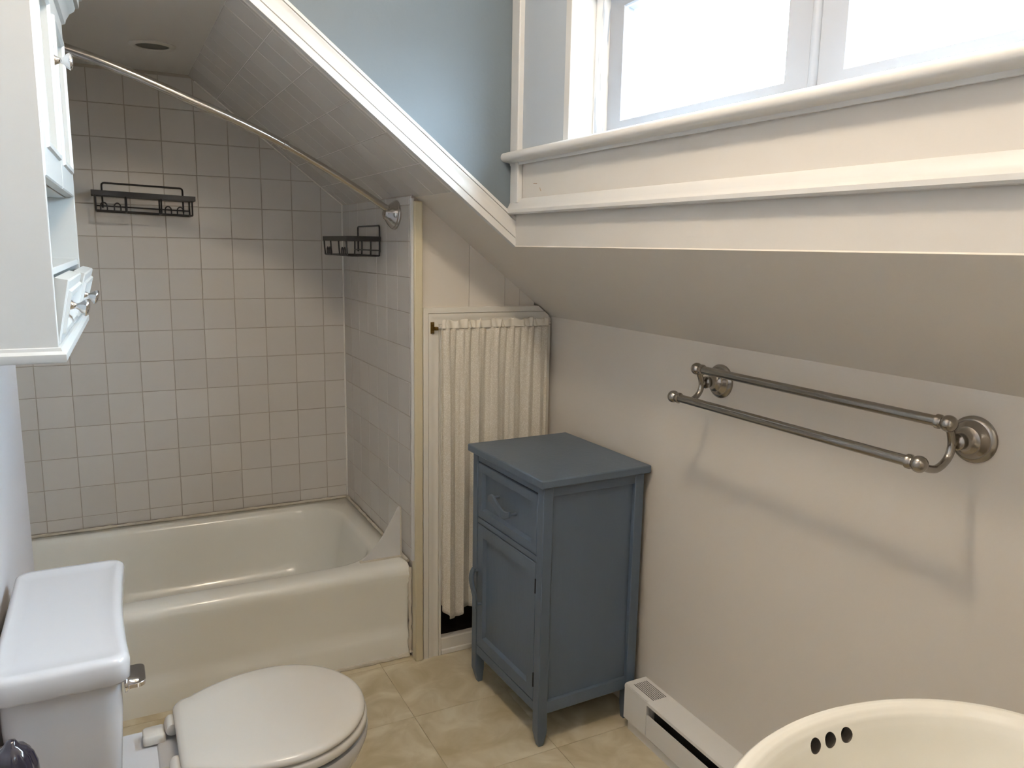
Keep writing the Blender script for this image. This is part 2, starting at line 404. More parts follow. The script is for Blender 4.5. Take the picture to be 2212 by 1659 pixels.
# wall with the curtained opening: vertical boards
OX0, OX1, OZ0, OZ1 = 0.915, 1.275, 0.055, 1.118
wf = struct(MB().box(0.858, OX0, YF+0.002, YF+0.02, 0, OZ1), 'wall_far', 'wall', 'boarded grey wall around the curtained opening', 'wall')
edges = [0.853, 1.016, 1.142, 1.196, 1.252]
for a, b in zip(edges[:-1], edges[1:]):
    a += 0.0007; b -= 0.0007
    MB().prism([(a, OZ1), (b, OZ1), (b, zs(b)+0.003), (a, zs(a)+0.003)], XZ, YF, YF+0.02).build('board', 'wall', wf)
MB().box(OX1, 1.3045, YF+0.002, YF+0.02, 0, 1.118).build('board', 'wall', wf)
MB().box(OX0, OX1, YF+0.002, YF+0.02, 0, OZ0).build('board', 'wall', wf)

# ------------------------------------------------------------------ trim
def casing(width, th):
    # fluted casing section: (across, out)
    s = [(0, 0), (0, .8), (.02, 1), (.27, 1), (.285, .72), (.30, .72), (.315, .95), (.40, .98), (.52, .86), (.60, .80), (.70, .86), (.80, .98), (.835, .95), (.845, .72), (.86, .72), (.875, 1), (.98, 1), (1, .8), (1, 0)]
    return [(a*width, b*th) for a, b in s]
def run_casing(p0, p1, across, out, width, th, e0=None, e1=None):
    # sweep the section from p0 to p1; e0/e1 = extra length per unit across (mitre)
    p0, p1, across, out = map(Vector, (p0, p1, across, out)); d = (p1-p0).normalized()
    sec = casing(width, th)
    A = [p0+across*a+out*b+d*((e0 or 0)*a) for a, b in sec]; B = [p1+across*a+out*b+d*((e1 or 0)*a) for a, b in sec]
    return MB().loops([A, B])
dn = Vector((1, 0, SLO)).normalized(); pn = Vector((-SLO, 0, 1)).normalized()
# moulding under the cheek wall, along the slope (lower edge on the slope line)
p1 = Vector((XW, YC, ZB)); p0 = Vector((XS0, YC, ZA))
tanm = pn.x/dn.x
struct(run_casing(p0, p1, pn, (0, -1, 0), 0.066, 0.018, e0=0.35, e1=-SLO*-1*1.0*0.0+(-pn.x/dn.x)), 'trim_1', 'trim', 'white fluted moulding running down the slope edge', 'trim', smooth=True, ang=25)
struct(run_casing((XL, YC, ZA), (XS0, YC, ZA), (0, 0, 1), (0, -1, 0), 0.066, 0.018, e1=0.35), 'trim_2', 'trim', 'white fluted moulding along the alcove header', 'trim', smooth=True, ang=25)
# corner board beside the cheek wall, upper and lower length
mb = MB().box(XW-0.014, XW, 1.955, YC, 1.600, ZC); mb.box(XW-0.018, XW, 1.938, 1.955, 1.600, ZC)
struct(mb, 'trim_3', 'trim', 'white corner board beside the blue grey wall, above the sill', 'trim', bevel=0.003)
mb = MB().box(XW-0.012, XW, 1.955, YC, 1.470, 1.580); mb.box(XW-0.016, XW, 1.938, 1.955, 1.470, 1.580)
struct(mb, 'trim_4', 'trim', 'short white corner board between sill and lower moulding', 'trim', bevel=0.003)
# window stool with rounded nose
sec = [(0, 1.577)]+[(-0.006, 1.571), (-0.012, 1.571), (-0.014, 1.578)]
sec += [(-0.030-0.012*math.sin(t), 1.5925-0.0125*math.cos(t)) for t in [i*PI/8 for i in range(9)]]+[(0, 1.605)]
MBs = MB().loops([[(XW+a, y, b) for a, b in sec] for y in (0.2, YC+0.004)])
struct(MBs, 'trim_5', 'trim', 'long white window sill with rounded nose', 'sill', smooth=True, ang=40)
# lower cove moulding
sec = [(0, 1.440), (-0.022, 1.440), (-0.026, 1.444), (-0.026, 1.452), (-0.022, 1.456), (-0.018, 1.458), (-0.015, 1.464), (-0.010, 1.474), (-0.004, 1.481), (0, 1.483)]
struct(MB().loops([[(XW+a, y, b) for a, b in sec] for y in (0.2, YC+0.002)]), 'trim_6', 'trim', 'white cove moulding along the wall below the sill', 'trim', smooth=True, ang=40)
for yz in ([(1.876, 1.5185), (1.858, 1.5175)], [(1.842, 1.506), (1.835, 1.497)]):
    MB().tube([(XW, y, z) for y, z in yz], 0.0009, 6).build('paint_chip', 'scratch', WW)
# post and bead at the end of the tiled wall
struct(MB().box(0.826, 0.8535, YF-0.022, YA-0.008, 0, zs(0.8535)-0.002), 'trim_7', 'yellow', 'yellowed post between bathtub and curtained opening', 'trim', bevel=0.004)
pts = [(0.8245+random.uniform(-.0012, .0012), YF-0.008, 0.35+i*(zs(0.82)-0.37)/30) for i in range(31)]
struct(MB().tube(pts, [0.0065+random.uniform(-.0008, .0008) for _ in pts], 10), 'trim_8', 'trim', 'thin white bead down the edge of the wall tiles', 'trim', smooth=True)
# casing of the curtained opening (left, top with cut corner, right, bottom)
CW, CT = 0.062, 0.016
M['casing'] = simple('trim_paint_lit', (0.78, 0.745, 0.67), 0.4, bump=0.05, bscale=40)  # lit copy of the trim paint, the extra brightness put into the colour
fr = thing('opening_frame', 'white fluted casing around the curtained opening with a clipped corner', 'frame', (1.08, YF, 0))
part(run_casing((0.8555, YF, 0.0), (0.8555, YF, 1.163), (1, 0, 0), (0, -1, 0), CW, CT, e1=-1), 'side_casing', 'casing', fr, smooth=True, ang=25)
def top_casing():
    sec = casing(CW, CT); A = []; B = []
    for a, b in sec:
        z = 1.163-a
        A.append((0.8555+a, YF-b, z))
        xr = min(1.308, XW+(z-ZB)/SLO-0.006)
        B.append((xr, YF-b, z))
    return MB().loops([A, B])
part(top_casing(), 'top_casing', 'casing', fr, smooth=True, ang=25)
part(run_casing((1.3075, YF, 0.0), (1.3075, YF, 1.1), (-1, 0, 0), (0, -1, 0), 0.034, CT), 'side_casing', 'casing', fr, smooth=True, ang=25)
mb = MB().box(0.918, 1.275, YF-0.012, YF, 0.0, 0.058); mb.box(0.918, 1.275, YF-0.017, YF, 0.0, 0.018)
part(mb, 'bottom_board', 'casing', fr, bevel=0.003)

# ------------------------------------------------------------------ window
wn = thing('window_1', 'white double casement window with bright daylight behind', 'window', (1.10, 1.03, WZ0)); wn['kind'] = 'structure'
XG = 1.10
mb = MB().box(XW-0.006, XG-0.01, WY1-0.006, WY1+0.022, WZ0, WZ1)
part(mb, 'jamb', 'trim', wn, bevel=0.003)
part(MB().box(XW-0.006, XG-0.01, WY0-0.022, WY0+0.006, WZ0, WZ1), 'jamb', 'trim', wn, bevel=0.003)
part(MB().box(XW-0.006, XG-0.01, WY0, WY1, WZ1-0.006, WZ1+0.022), 'head', 'trim', wn, bevel=0.003)
# stop with peeling paint
part(MB().box(XG-0.016, XG+0.006, 1.658, 1.694, WZ0, WZ1-0.006), 'stop', 'peel', wn, bevel=0.003)
part(MB().box(XG-0.016, XG+0.006, WY0+0.006, WY0+0.04, WZ0, WZ1-0.006), 'stop', 'trim', wn, bevel=0.003)
part(MB().box(XG-0.02, XG+0.03, WY0, WY1, WZ0-0.012, WZ0+0.008), 'sill_board', 'trim', wn, bevel=0.003)
part(MB().lathe([(0.010, 0), (0.010, WZ1-WZ0)], (XG+0.004, 1.026, WZ0), (0, 0, 1), 16), 'mullion', 'vinyl', wn, smooth=True)
def sash(y0, y1, g0, g1):
    z0, z1, gz0, gz1 = WZ0+0.006, WZ1-0.006, 1.652, 1.902
    mb = MB()
    poly_o = [(y0, z0), (y1, z0), (y1, z1), (y0, z1)]; poly_i = [(g0, gz0), (g1, gz0), (g1, gz1), (g0, gz1)]
    def ring(p, x): return [(x, a, b) for a, b in p]
    def ins(p, d): return [(p[0][0]+d, p[0][1]+d), (p[1][0]-d, p[1][1]+d), (p[2][0]-d, p[2][1]-d), (p[3][0]+d, p[3][1]-d)]
    mb.loops([ring(poly_o, XG+0.045), ring(poly_o, XG+0.003), ring(ins(poly_o, 0.003), XG), ring(ins(poly_i, -0.003), XG), ring(poly_i, XG+0.003), ring(poly_i, XG+0.012), ring(ins(poly_i, 0.006), XG+0.022), ring(ins(poly_i, 0.006), XG+0.045)], False, False)
    s = part(mb, 'sash', 'vinyl', wn, smooth=True, ang=30)
    part(MB().box(XG+0.030, XG+0.034, g0+0.004, g1-0.004, gz0+0.004, gz1-0.004), 'pane', 'glass', wn, parent=s)
sash(1.034, 1.658, 1.094, 1.597)
sash(0.40, 1.018, 0.456, 0.959)

# ------------------------------------------------------------------ bathtub
def rrect(x0, x1, y0, y1, r, z, k=8):
    out = []
    for cx, cy, a0 in ((x1-r, y1-r, 0), (x0+r, y1-r, PI/2), (x0+r, y0+r, PI), (x1-r, y0+r, 1.5*PI)):
        for i in range(k+1):
            a = a0+PI/2*i/k; out.append((cx+r*math.cos(a), cy+r*math.sin(a), z))
    return out
tub = thing('bathtub', 'off white alcove bathtub in front of the tiled wall', 'bathtub', (0.06, 2.67, 0))
X0, X1, Y1 = XA0+0.002, XT-0.006, YB-0.012
Ls = [rrect(X0, X1, YA+0.010, Y1, .004, 0.0), rrect(X0, X1, YA+0.010, Y1, .004, 0.070), rrect(X0, X1, YA+0.013, Y1, .004, 0.085),
      rrect(X0, X1, YA+0.020, Y1, .004, 0.100), rrect(X0, X1, YA+0.020, Y1, .004, 0.125), rrect(X0, X1, YA+0.011, Y1, .004, 0.22), rrect(X0, X1, YA+0.004, Y1, .004, 0.270), rrect(X0, X1, YA, Y1, .004, 0.290),
      rrect(X0, X1, YA+0.001, Y1, .004, 0.303), rrect(X0, X1, YA+0.006, Y1, .004, 0.315), rrect(X0+.001, X1-.001, YA+0.016, Y1-.001, .004, 0.323), rrect(X0+.002, X1-.002, YA+0.030, Y1-.002, .005, 0.326),
      rrect(X0+.06, X1-.060, YA+0.070, Y1-.040, .16, 0.327), rrect(X0+.068, X1-.068, YA+0.078, Y1-.048, .16, 0.324), rrect(X0+.078, X1-.076, YA+0.088, Y1-.056, .16, 0.312),
      rrect(X0+.10, X1-.085, YA+0.098, Y1-.066, .155, 0.27), rrect(X0+.17, X1-.115, YA+0.118, Y1-.086, .15, 0.13), rrect(X0+.22, X1-.14, YA+0.140, Y1-.105, .14, 0.08),
      rrect(X0+.30, X1-.20, YA+0.19, Y1-.16, .12, 0.055), rrect(X0+.5, X1-.4, YA+0.30, Y1-.28, .05, 0.05)]
part(MB().loops(Ls, False, True), 'tub_body', 'enamel', tub, smooth=True, ang=70)
def bead(pts, r, jr, name, root):
    pts = [(p[0]+random.uniform(-jr, jr), p[1]+random.uniform(-jr, jr), p[2]+random.uniform(-jr, jr)) for p in pts]
    return part(MB().tube(pts, [r*random.uniform(.75, 1.3) for _ in pts], 8), name, 'caulk', root, smooth=True)
bead([(X0+i*(X1-X0)/70, YB-0.0100, ZR+0.003) for i in range(71)], 0.0058, 0.0008, 'caulk_bead', tub)
bead([(XT-0.006, YA+0.02+i*(YB-YA-0.03)/30, ZR+0.003) for i in range(31)], 0.005, 0.0008, 'caulk_bead', tub)
bead([(0.45+i*(X1-0.45)/30, YA+0.006, 0.004) for i in range(31)], 0.0075, 0.0015, 'caulk_bead', tub)
bead([(X1+0.002, YA+0.004, 0.012+i*0.30/26) for i in range(27)], 0.0065, 0.002, 'caulk_bead', tub)
# splash guard
pr = [(0.679, ZR+0.002), (0.8155, ZR+0.002), (0.8155, 0.499), (0.811, 0.502), (0.806, 0.497)]
pr += [(x, ZR+0.004+0.165*((x-0.679)/(0.806-0.679))**1.45) for x in [0.806-0.127*i/12 for i in range(1, 12)]]
g = thing('splash_guard', 'white plastic fin shaped splash guard on the tub rim', 'splash guard', (0.76, 2.37, ZR))
part(MB().prism(pr, XZ, 2.367, 2.371), 'fin', 'trim', g, bevel=0.001)
part(MB().box(0.677, 0.8165, 2.362, 2.376, ZR-0.001, ZR+0.005), 'foot_strip', 'caulk', g, bevel=0.0015)
part(MB().box(0.8145, 0.8185, 2.363, 2.375, ZR, 0.500), 'wall_strip', 'caulk', g, bevel=0.001)

# ------------------------------------------------------------------ shower rod
rd = thing('shower_rod', 'brushed steel curved shower curtain rod above the bathtub', 'curtain rod', (0.06, 2.35, 1.4))
def bpy_(px, py, y):
    D = fw+rt*((px-1106)/FOC)-up*((py-829.5)/FOC); t = y/D.y
    return Vector((D.x*t, y, CAMH+D.z*t))
c = [bpy_(845, 457, 2.415), bpy_(740, 387, 2.385), bpy_(615, 313, 2.355), bpy_(510, 260, 2.335), bpy_(400, 211, 2.32), bpy_(270, 154, 2.31), bpy_(150, 108, 2.31), Vector((-0.30, 2.325, 1.868)), Vector((-0.50, 2.35, 1.885)), Vector((XA0+0.004, 2.40, 1.885))]
cc = smoothcurve(c, 6)
part(MB().tube(cc[:13], 0.0105, 14), 'inner_tube', 'rod', rd, smooth=True)
part(MB().tube(cc[12:], 0.0128, 14), 'outer_tube', 'rod', rd, smooth=True)
dj = (cc[13]-cc[12]).normalized()
part(MB().lathe([(0.010, -.006), (0.0142, -.006), (0.0142, .004), (0.012, .006)], cc[12], dj, 20), 'collar', 'rod', rd, smooth=True)
fl = [(0.046, 0.0), (0.046, 0.005), (0.043, 0.008), (0.043, 0.011), (0.040, 0.014), (0.038, 0.017), (0.030, 0.026), (0.021, 0.033), (0.017, 0.040), (0.013, 0.042)]
M['flange'] = simple('flange_chrome', (0.50, 0.47, 0.44), 0.14, metal=1)
part(MB().lathe(fl, (XT-0.001, 2.42, 1.444), (-1, -0.05, 0.12), 32), 'flange', 'flange', rd, smooth=True)
part(MB().lathe(fl, (XA0+0.001, 2.40, 1.885), (1, 0, 0), 32), 'flange', 'chrome', rd, smooth=True)

# ------------------------------------------------------------------ recessed ceiling light in the alcove
dl = thing('recessed_light', 'round recessed shower light in the alcove ceiling', 'light', (0.163, 2.664, ZA))
part(MB().lathe([(0.046, 0.003), (0.046, -0.004), (0.050, -0.007), (0.058, -0.007), (0.064, -0.003), (0.064, 0.003)], (0.163, 2.664, ZA), (0, 0, 1), 40), 'trim_ring', 'alcove_ceil', dl, smooth=True)
part(MB().lathe([(0.0455, -0.0022), (0.02, -0.0026), (0.0, -0.0028)], (0.163, 2.664, ZA), (0, 0, 1), 40), 'dark_lens', simple('dark_lens', (0.045, 0.047, 0.035), 0.35), dl, smooth=True)

# ------------------------------------------------------------------ wire caddies
def rounded(pts, r):
    pts = [Vector(p) for p in pts]; out = [pts[0]]
    for i in range(1, len(pts)-1):
        a, p, b = pts[i-1], pts[i], pts[i+1]; u = (a-p).normalized(); v = (b-p).normalized()
        for k in range(6):
            t = k/5; q0 = p+u*r*(1-t); q1 = p+v*r*t; out.append(q0*(1-t)+q1*t)
    return out+[pts[-1]]
def caddy(name, label, O, U, V, W, width, hang0, hang1, hz, zt, zb, depth, hooks, band_tilt=0.0):
    # O: wall point (u=0, on wall, z=0); U along wall, V out of the wall
    O, U, V = Vector(O), Vector(U), Vector(V)
    P = lambda u, o, z: O+U*u+V*o+Vector((0, 0, z+band_tilt*u))
    t = thing(name, label, 'shower caddy', tuple(P(width/2, 0.0, zb)), group=None)
    r = 0.0027
    part(MB().tube(rounded([P(hang0, .004, zb+.012), P(hang0, .004, hz), P(hang1, .004, hz), P(hang1, .004, zb+.012)], 0.010), r*1.1, 8), 'back_frame', 'wire', t, smooth=True)
    # flat band around the rim
    mb = MB()
    for a, b in (((0, depth), (width, depth)), ((0, .006), (0, depth)), ((width, .006), (width, depth)), ((0, .006), (width, .006))):
        p, q = P(a[0], a[1], zt), P(b[0], b[1], zt); d = (q-p).normalized(); s_ = Vector((-d.y, d.x, 0))*0.0016; h = Vector((0, 0, 0.0078))
        mb.loops([[p-s_-h, p+s_-h, p+s_+h, p-s_+h], [q-s_-h, q+s_-h, q+s_+h, q-s_+h]])
    part(mb, 'rim_band', 'wire', t)
    e = 0.010
    mb = MB()
    lo = [P(e, .008, zb), P(width-e, .008, zb), P(width-e, depth-.006, zb), P(e, depth-.006, zb)]
    for i in range(4): mb.tube([lo[i], lo[(i+1) % 4]], r, 8)
    part(mb, 'base_wire', 'wire', t, smooth=True)
    for f_ in (0.0, 0.31, 0.67, 1.0):
        u = e+f_*(width-2*e)
        part(MB().tube(smoothcurve([P(u, depth-.001, zt-.004), P(u, depth-.004, zb+.008), P(u, depth-.010, zb), P(u, depth/2, zb), P(u, .012, zb), P(u, .007, zb+.008), P(u, .006, zt-.004)], 4), r, 8), 'upright_wire', 'wire', t, smooth=True)
    part(MB().tube([P(e, .008, zb+.018), P(width-e, .008, zb+.018)], r*.8, 8), 'back_rail', 'wire', t, smooth=True)
    for u in hooks:
        part(MB().tube(smoothcurve([P(u-.0095, depth-.006, zb), P(u-.0095, depth-.006, zb+.015), P(u-.006, depth-.006, zb+.023), P(u, depth-.006, zb+.026), P(u+.006, depth-.006, zb+.023), P(u+.0095, depth-.006, zb+.015), P(u+.0095, depth-.006, zb)], 4), r*.8, 8), 'hook_loop', 'wire', t, smooth=True)
    return t
caddy('shower_caddy', 'black wire caddy hung on the tiled wall behind the tub', (-0.027, YB, 0), (1, 0, 0), (0, -1, 0), None, 0.314, 0.031, 0.284, 1.542, 1.5035, 1.447, 0.11, [0.034, 0.074, 0.228, 0.266], -0.030)
caddy('shower_caddy', 'black wire caddy hung on the tub end wall under the rod flange', (XT, 2.885, 0), (0, -1, 0), (-1, 0, 0), None, 0.315, 0.046, 0.300, 1.414, 1.370, 1.314, 0.12, [0.040, 0.070, 0.235, 0.265], 0.0)

# ------------------------------------------------------------------ curtain over the opening
ct = thing('curtain', 'ivory printed gathered curtain on a thin rod across the opening', 'curtain', (1.095, 2.237, 0.14))
random.seed(21)
NX, NZ = 200, 60
xs0, xs1 = 0.908, 1.287
ph = [0]; 
widths = []
xx = 0
folds = [0.0, .045, .10, .165, .235, .30, .36, .46, .56, .635, .70, .775, .84, .90, .955, 1.0]
def fold(u):
    for i in range(len(folds)-1):
        if u <= folds[i+1]+1e-9:
            t = (u-folds[i])/(folds[i+1]-folds[i]); return i+t
    return len(folds)-1.0
amps = [random.uniform(.55, 1.2) for _ in folds]
def cy_(u, v):
    # v: 0 top, 1 bottom
    k = fold(u); i = min(int(k), len(folds)-2); a = amps[i]*(1-(k-i))+amps[i+1]*(k-i)
    spread = 0.004+0.007*min(1, v*2.2)
    y = math.sin(k*PI*1.0+0.35*math.sin(v*3+i))*spread*a
    y += 0.0035*math.sin(u*95+2*math.sin(v*5))*max(0, 1-v*4)
    return y
def bottom(u):
    if u < 0.20:
        return 0.135+0.055*abs((u-0.125)/0.125)**2.2
    return 0.178-0.03*min(1, (u-0.20)/0.25)+0.006*math.sin(u*20)
vs, fs = [], []
for j in range(NZ+1):
    for i in range(NX+1):
        u, v = i/NX, j/NZ
        zt_ = 1.100+0.0025*math.sin(u*60)
        z = zt_+(bottom(u)-zt_)*v
        x = xs0+(xs1-xs0)*u+0.004*math.sin(fold(u)*PI*2)*(0.4+v)-0.004*v*(u-.5)
        vs.append((x, 2.2365+cy_(u, v), z))
for j in range(NZ):
    for i in range(NX):
        a = j*(NX+1)+i; fs.append((a, a+1, a+NX+2, a+NX+1))
o = part(MB().add(vs, fs), 'drape', 'curtain', ct, smooth=True, ang=180)
so = o.modifiers.new('thick', 'SOLIDIFY'); so.thickness = 0.0012; so.offset = 0
vs, fs = [], []
NH = 8
for j in range(NH+1):
    for i in range(NX*2+1):
        u, v = i/(NX*2), j/NH
        z = 1.099+0.026*v+0.0025*v*math.sin(u*41)+0.002*v*math.sin(u*93+1)
        y = 2.2345+(math.sin(u*118+2.6*math.sin(u*23)+v*1.2)+0.6*math.sin(u*67+1.1))*(0.0016+0.0026*v)
        x = xs0+(xs1-xs0)*u+0.006*v*math.sin(u*61+1)
        vs.append((x, y, z))
for j in range(NH):
    for i in range(NX*2):
        a = j*(NX*2+1)+i; fs.append((a, a+1, a+NX*2+2, a+NX*2+1))
o = part(MB().add(vs, fs), 'ruffled_header', 'curtain_hem', ct, smooth=True, ang=180)
so = o.modifiers.new('thick', 'SOLIDIFY'); so.thickness = 0.001; so.offset = 0
rr = thing('sash_rod', 'thin white curtain rod on a small brass bracket', 'curtain rod', (1.09, 2.243, 1.1))
part(MB().tube([(0.893, 2.2535, 1.1005), (1.292, 2.2535, 1.1005)], 0.0035, 10), 'rod', 'trim', rr, smooth=True)
mb = MB().box(0.8795, 0.8915, 2.2545, 2.2578, 1.083, 1.119); mb.box(0.8885, 0.8995, 2.240, 2.2555, 1.0945, 1.1045)
mb.lathe([(0.0028, 0), (0.0028, .003), (0.001, .004)], (0.8855, 2.2545, 1.112), (0, -1, 0), 10); mb.lathe([(0.0028, 0), (0.0028, .003), (0.001, .004)], (0.8855, 2.2545, 1.089), (0, -1, 0), 10)
part(mb, 'bracket', 'brass', rr, bevel=0.0008)

# ------------------------------------------------------------------ blue storage cabinet (own frame: front faces -x)
cb = thing('storage_cabinet', 'blue grey painted wooden cabinet with drawer and door against the wall', 'cabinet', (1.119, 1.884, 0), math.radians(2.0), local=True)
HX, HY = 0.163, 0.2035       # half depth, half width
LG = 0.030
for sx in (-1, 1):
    for sy in (-1, 1):
        x0 = sx*HX; y0 = sy*HY; x1 = x0-sx*LG; y1 = y0-sy*LG
        xa, xb, ya, yb = min(x0, x1), max(x0, x1), min(y0, y1), max(y0, y1)
        mb = MB()
        top = [(xa, ya, .742), (xb, ya, .742), (xb, yb, .742), (xa, yb, .742)]
        mid = [(xa, ya, .045), (xb, ya, .045), (xb, yb, .045), (xa, yb, .045)]
        k = 0.011
        bot = [(x0 if abs(p[0]-x0) < 1e-6 and False else p[0], p[1], 0.0) for p in mid]
        # inner sides taper a little at the foot
        bot = [((p[0]+sx*k*0.3 if abs(p[0]-x1) < 1e-6 else p[0]-sx*k), (p[1]+sy*k*0.3 if abs(p[1]-y1) < 1e-6 else p[1]-sy*k), 0.0) for p in mid]
        mb.loops([bot, mid, top])
        part(mb, 'leg', 'blue', cb, bevel=0.002)
part(MB().box(-HX-0.013, HX+0.013, -HY-0.013, HY+0.013, 0.7445, 0.767), 'top_board', 'blue', cb, bevel=0.0035)
# sides: near (-y) and far (+y), recessed panel plus rails
for sy in (-1, 1):
    yo = sy*(HY-0.013); yi = sy*(HY-0.019)
    part(MB().box(-HX+LG-.004, HX-LG+.004, min(yo, yi), max(yo, yi), 0.10, 0.742), 'side_panel', 'blue', cb)
    ya, yb = sorted((sy*(HY-0.002), sy*(HY-0.02)))
    part(MB().box(-HX+LG-.002, HX-LG+.002, ya, yb, 0.716, 0.742), 'side_rail', 'blue', cb, bevel=0.0015)
    part(MB().box(-HX+LG-.002, HX-LG+.002, ya, yb, 0.101, 0.136), 'side_rail', 'blue', cb, bevel=0.0015)
part(MB().box(HX-0.012, HX-0.006, -HY+LG, HY-LG, 0.10, 0.742), 'back_panel', 'blue', cb)
part(MB().box(-HX+0.02, HX-0.01, -HY+0.018, HY-0.018, 0.104, 0.112), 'bottom_panel', 'blue', cb)
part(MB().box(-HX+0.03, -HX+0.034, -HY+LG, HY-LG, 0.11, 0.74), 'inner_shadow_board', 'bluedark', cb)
yl, yr = -HY+LG+0.0022, HY-LG-0.0022
fxa, fxb = -HX+0.002, -HX+0.02
part(MB().box(fxa, fxb, yl-.003, yr+.003, 0.7215, 0.742), 'front_rail', 'blue', cb, bevel=0.0015)
part(MB().box(fxa, fxb, yl-.003, yr+.003, 0.5305, 0.5480), 'front_rail', 'blue', cb, bevel=0.0015)
part(MB().box(fxa, fxb, yl-.003, yr+.003, 0.101, 0.130), 'front_rail', 'blue', cb, bevel=0.0015)
def panel_front(name, y0, y1, z0, z1, fw_, xf, rec, root, mat, bead=0.006, thick=0.018, sgn=-1):
    # framed front with recessed panel; face at xf, looking along sgn*x
    mb = MB()
    def ring(d, x): return [(x, y0+d, z0+d), (x, y1-d, z0+d), (x, y1-d, z1-d), (x, y0+d, z1-d)]
    s = -sgn
    mb.loops([ring(0, xf+s*thick), ring(0, xf+s*0.002), ring(0.002, xf), ring(fw_, xf), ring(fw_+bead*.5, xf+s*rec*.45), ring(fw_+bead, xf+s*rec)], True, True)
    return part(mb, name, mat, root, smooth=True, ang=25)
dr = panel_front('drawer', yl, yr, 0.5500, 0.7180, 0.026, -HX+0.001, 0.010, cb, 'blue')
dd = panel_front('door', yl, yr, 0.1320, 0.5280, 0.036, -HX+0.001, 0.010, cb, 'blue')
def wavy_handle(cx, cy, cz, L, axis, parent):
    # flat wavy bar on two posts; axis 'y' or 'z'
    mb = MB(); n = 22; Ls = []
    for i in range(n+1):
        t = i/n; s = (t-.5)*L
        wv = 0.0135*math.sin((t-.5)*2*PI*0.9) if axis == 'y' else 0.0135*math.sin((t-.5)*2*PI*0.9)
        out = (-0.028 if axis == 'y' else -0.017)-0.006*math.sin(PI*t)
        hw = 0.0085+0.0045*math.sin(PI*t)
        e = 0.0035
        if axis == 'y': Ls.append([(cx+out-e, cy+s, cz+wv-hw), (cx+out+e, cy+s, cz+wv-hw), (cx+out+e, cy+s, cz+wv+hw), (cx+out-e, cy+s, cz+wv+hw)])
        else: Ls.append([(cx+out-e, cy-hw+wv, cz+s), (cx+out+e, cy-hw+wv, cz+s), (cx+out+e, cy+hw+wv, cz+s), (cx+out-e, cy+hw+wv, cz+s)])
    mb.loops(Ls)
    for s in (-.40, .40):
        if axis == 'y': mb.lathe([(0.005, 0), (0.004, .012), (0.005, .027)], (cx, cy+s*L, cz+0.0135*math.sin(s*2*PI*.9)), (-1, 0, 0), 12)
        else: mb.lathe([(0.005, 0), (0.004, .012), (0.005, .017)], (cx, cy+0.0135*math.sin(s*2*PI*.9), cz+s*L), (-1, 0, 0), 12)
    return part(mb, 'handle', 'blue', cb, parent=parent, smooth=True, ang=40, bevel=0.0015)
wavy_handle(-HX+0.008, 0.0, 0.636, 0.125, 'y', dr)
wavy_handle(-HX+0.001, 0.155, 0.330, 0.125, 'z', dd)
for z in (0.195, 0.465): part(MB().lathe([(0.0028, -.02), (0.0028, .02)], (-HX+0.0005, yl-.0015, z), (0, 0, 1), 8), 'hinge', 'bluedark', cb, parent=dd, smooth=True)

# ------------------------------------------------------------------ double towel bar
tb = thing('towel_bar', 'brushed nickel double towel bar on the grey wall', 'towel rail', (XK, 1.117, 0.93))
ZU, ZL, XU, XLo = 1.0745, 1.012, 1.235, 1.1695
for y in (1.433, 0.801):
    s = 1 if y > 1 else -1
    fp = [(0.041, 0), (0.041, .005), (0.037, .009), (0.034, .010), (0.032, .014), (0.026, .018), (0.024, .022), (0.018, .025), (0.014, .030), (0.0125, .040), (0.0145, .044), (0.0145, .050), (0.010, .053)]
    part(MB().lathe(fp, (XK, y, 1.040), (-1, 0, 0), 36), 'wall_flange', 'nickel', tb, smooth=True)
    mb = MB()
    yy = y
    mb.tube(smoothcurve([(XU, yy, ZU), (XU+.012, yy, ZU-.022), (XU+.016, yy, ZU-.042), (XU+.008, yy, ZU-.062), (XU-.016, yy, ZU-.076), (XU-.045, yy, ZU-.072), (XLo, yy, ZL)], 6), 0.0068, 12)
    mb.tube([(XU+.03, yy, 1.040), (XU+.014, yy, 1.037)], 0.007, 12)
    part(mb, 'arm', 'nickel', tb, smooth=True, ang=60)
    for (x, z) in ((XU, ZU), (XLo, ZL)):
        bp_ = [(0.0095, -0.022), (0.0125, -0.020), (0.0125, -0.014), (0.0105, -0.012)]+[(0.0145*math.sin(a), -0.0145*math.cos(a)+0.001) for a in [0.75+i*(PI-0.75)/9 for i in range(10)]]
        part(MB().lathe(bp_, (x, y, z), (0, s, 0), 20), 'ball_end', 'nickel', tb, smooth=True, ang=50)
for (x, z) in ((XU, ZU), (XLo, ZL)):
    part(MB().tube([(x, 0.80, z), (x, 1.434, z)], 0.0095, 18), 'bar', 'nickel', tb, smooth=True)

# ------------------------------------------------------------------ baseboard heater
ht = thing('baseboard_heater', 'white metal baseboard heater along the grey wall', 'heater', (1.28, 1.0, 0))
HY0, HY1 = 0.32, 1.664
part(MB().box(1.303, XK-0.0005, HY0, HY1-0.004, 0.02, 0.130), 'back_plate', 'white_metal', ht)
hood = [(XK-.0003, 0.138), (1.246, 0.138), (1.2385, 0.134), (1.2375, 0.126), (1.2395, 0.126), (1.242, 0.133), (XK-.0003, 0.1345)]
hd = part(MB().loops([[(a, y, b) for a, b in hood] for y in (HY0, HY1)]), 'top_hood', 'white_metal', ht, smooth=True, ang=30)
end = [(1.2375, 0.126), (1.2375, 0.034), (1.244, 0.027), (XK-.002, 0.027), (XK-.002, 0.137), (1.240, 0.137)]
part(MB().loops([[(a, y, b) for a, b in end] for y in (1.560, HY1-0.0015)]), 'junction_cover', 'white_metal', ht, smooth=True, ang=30)
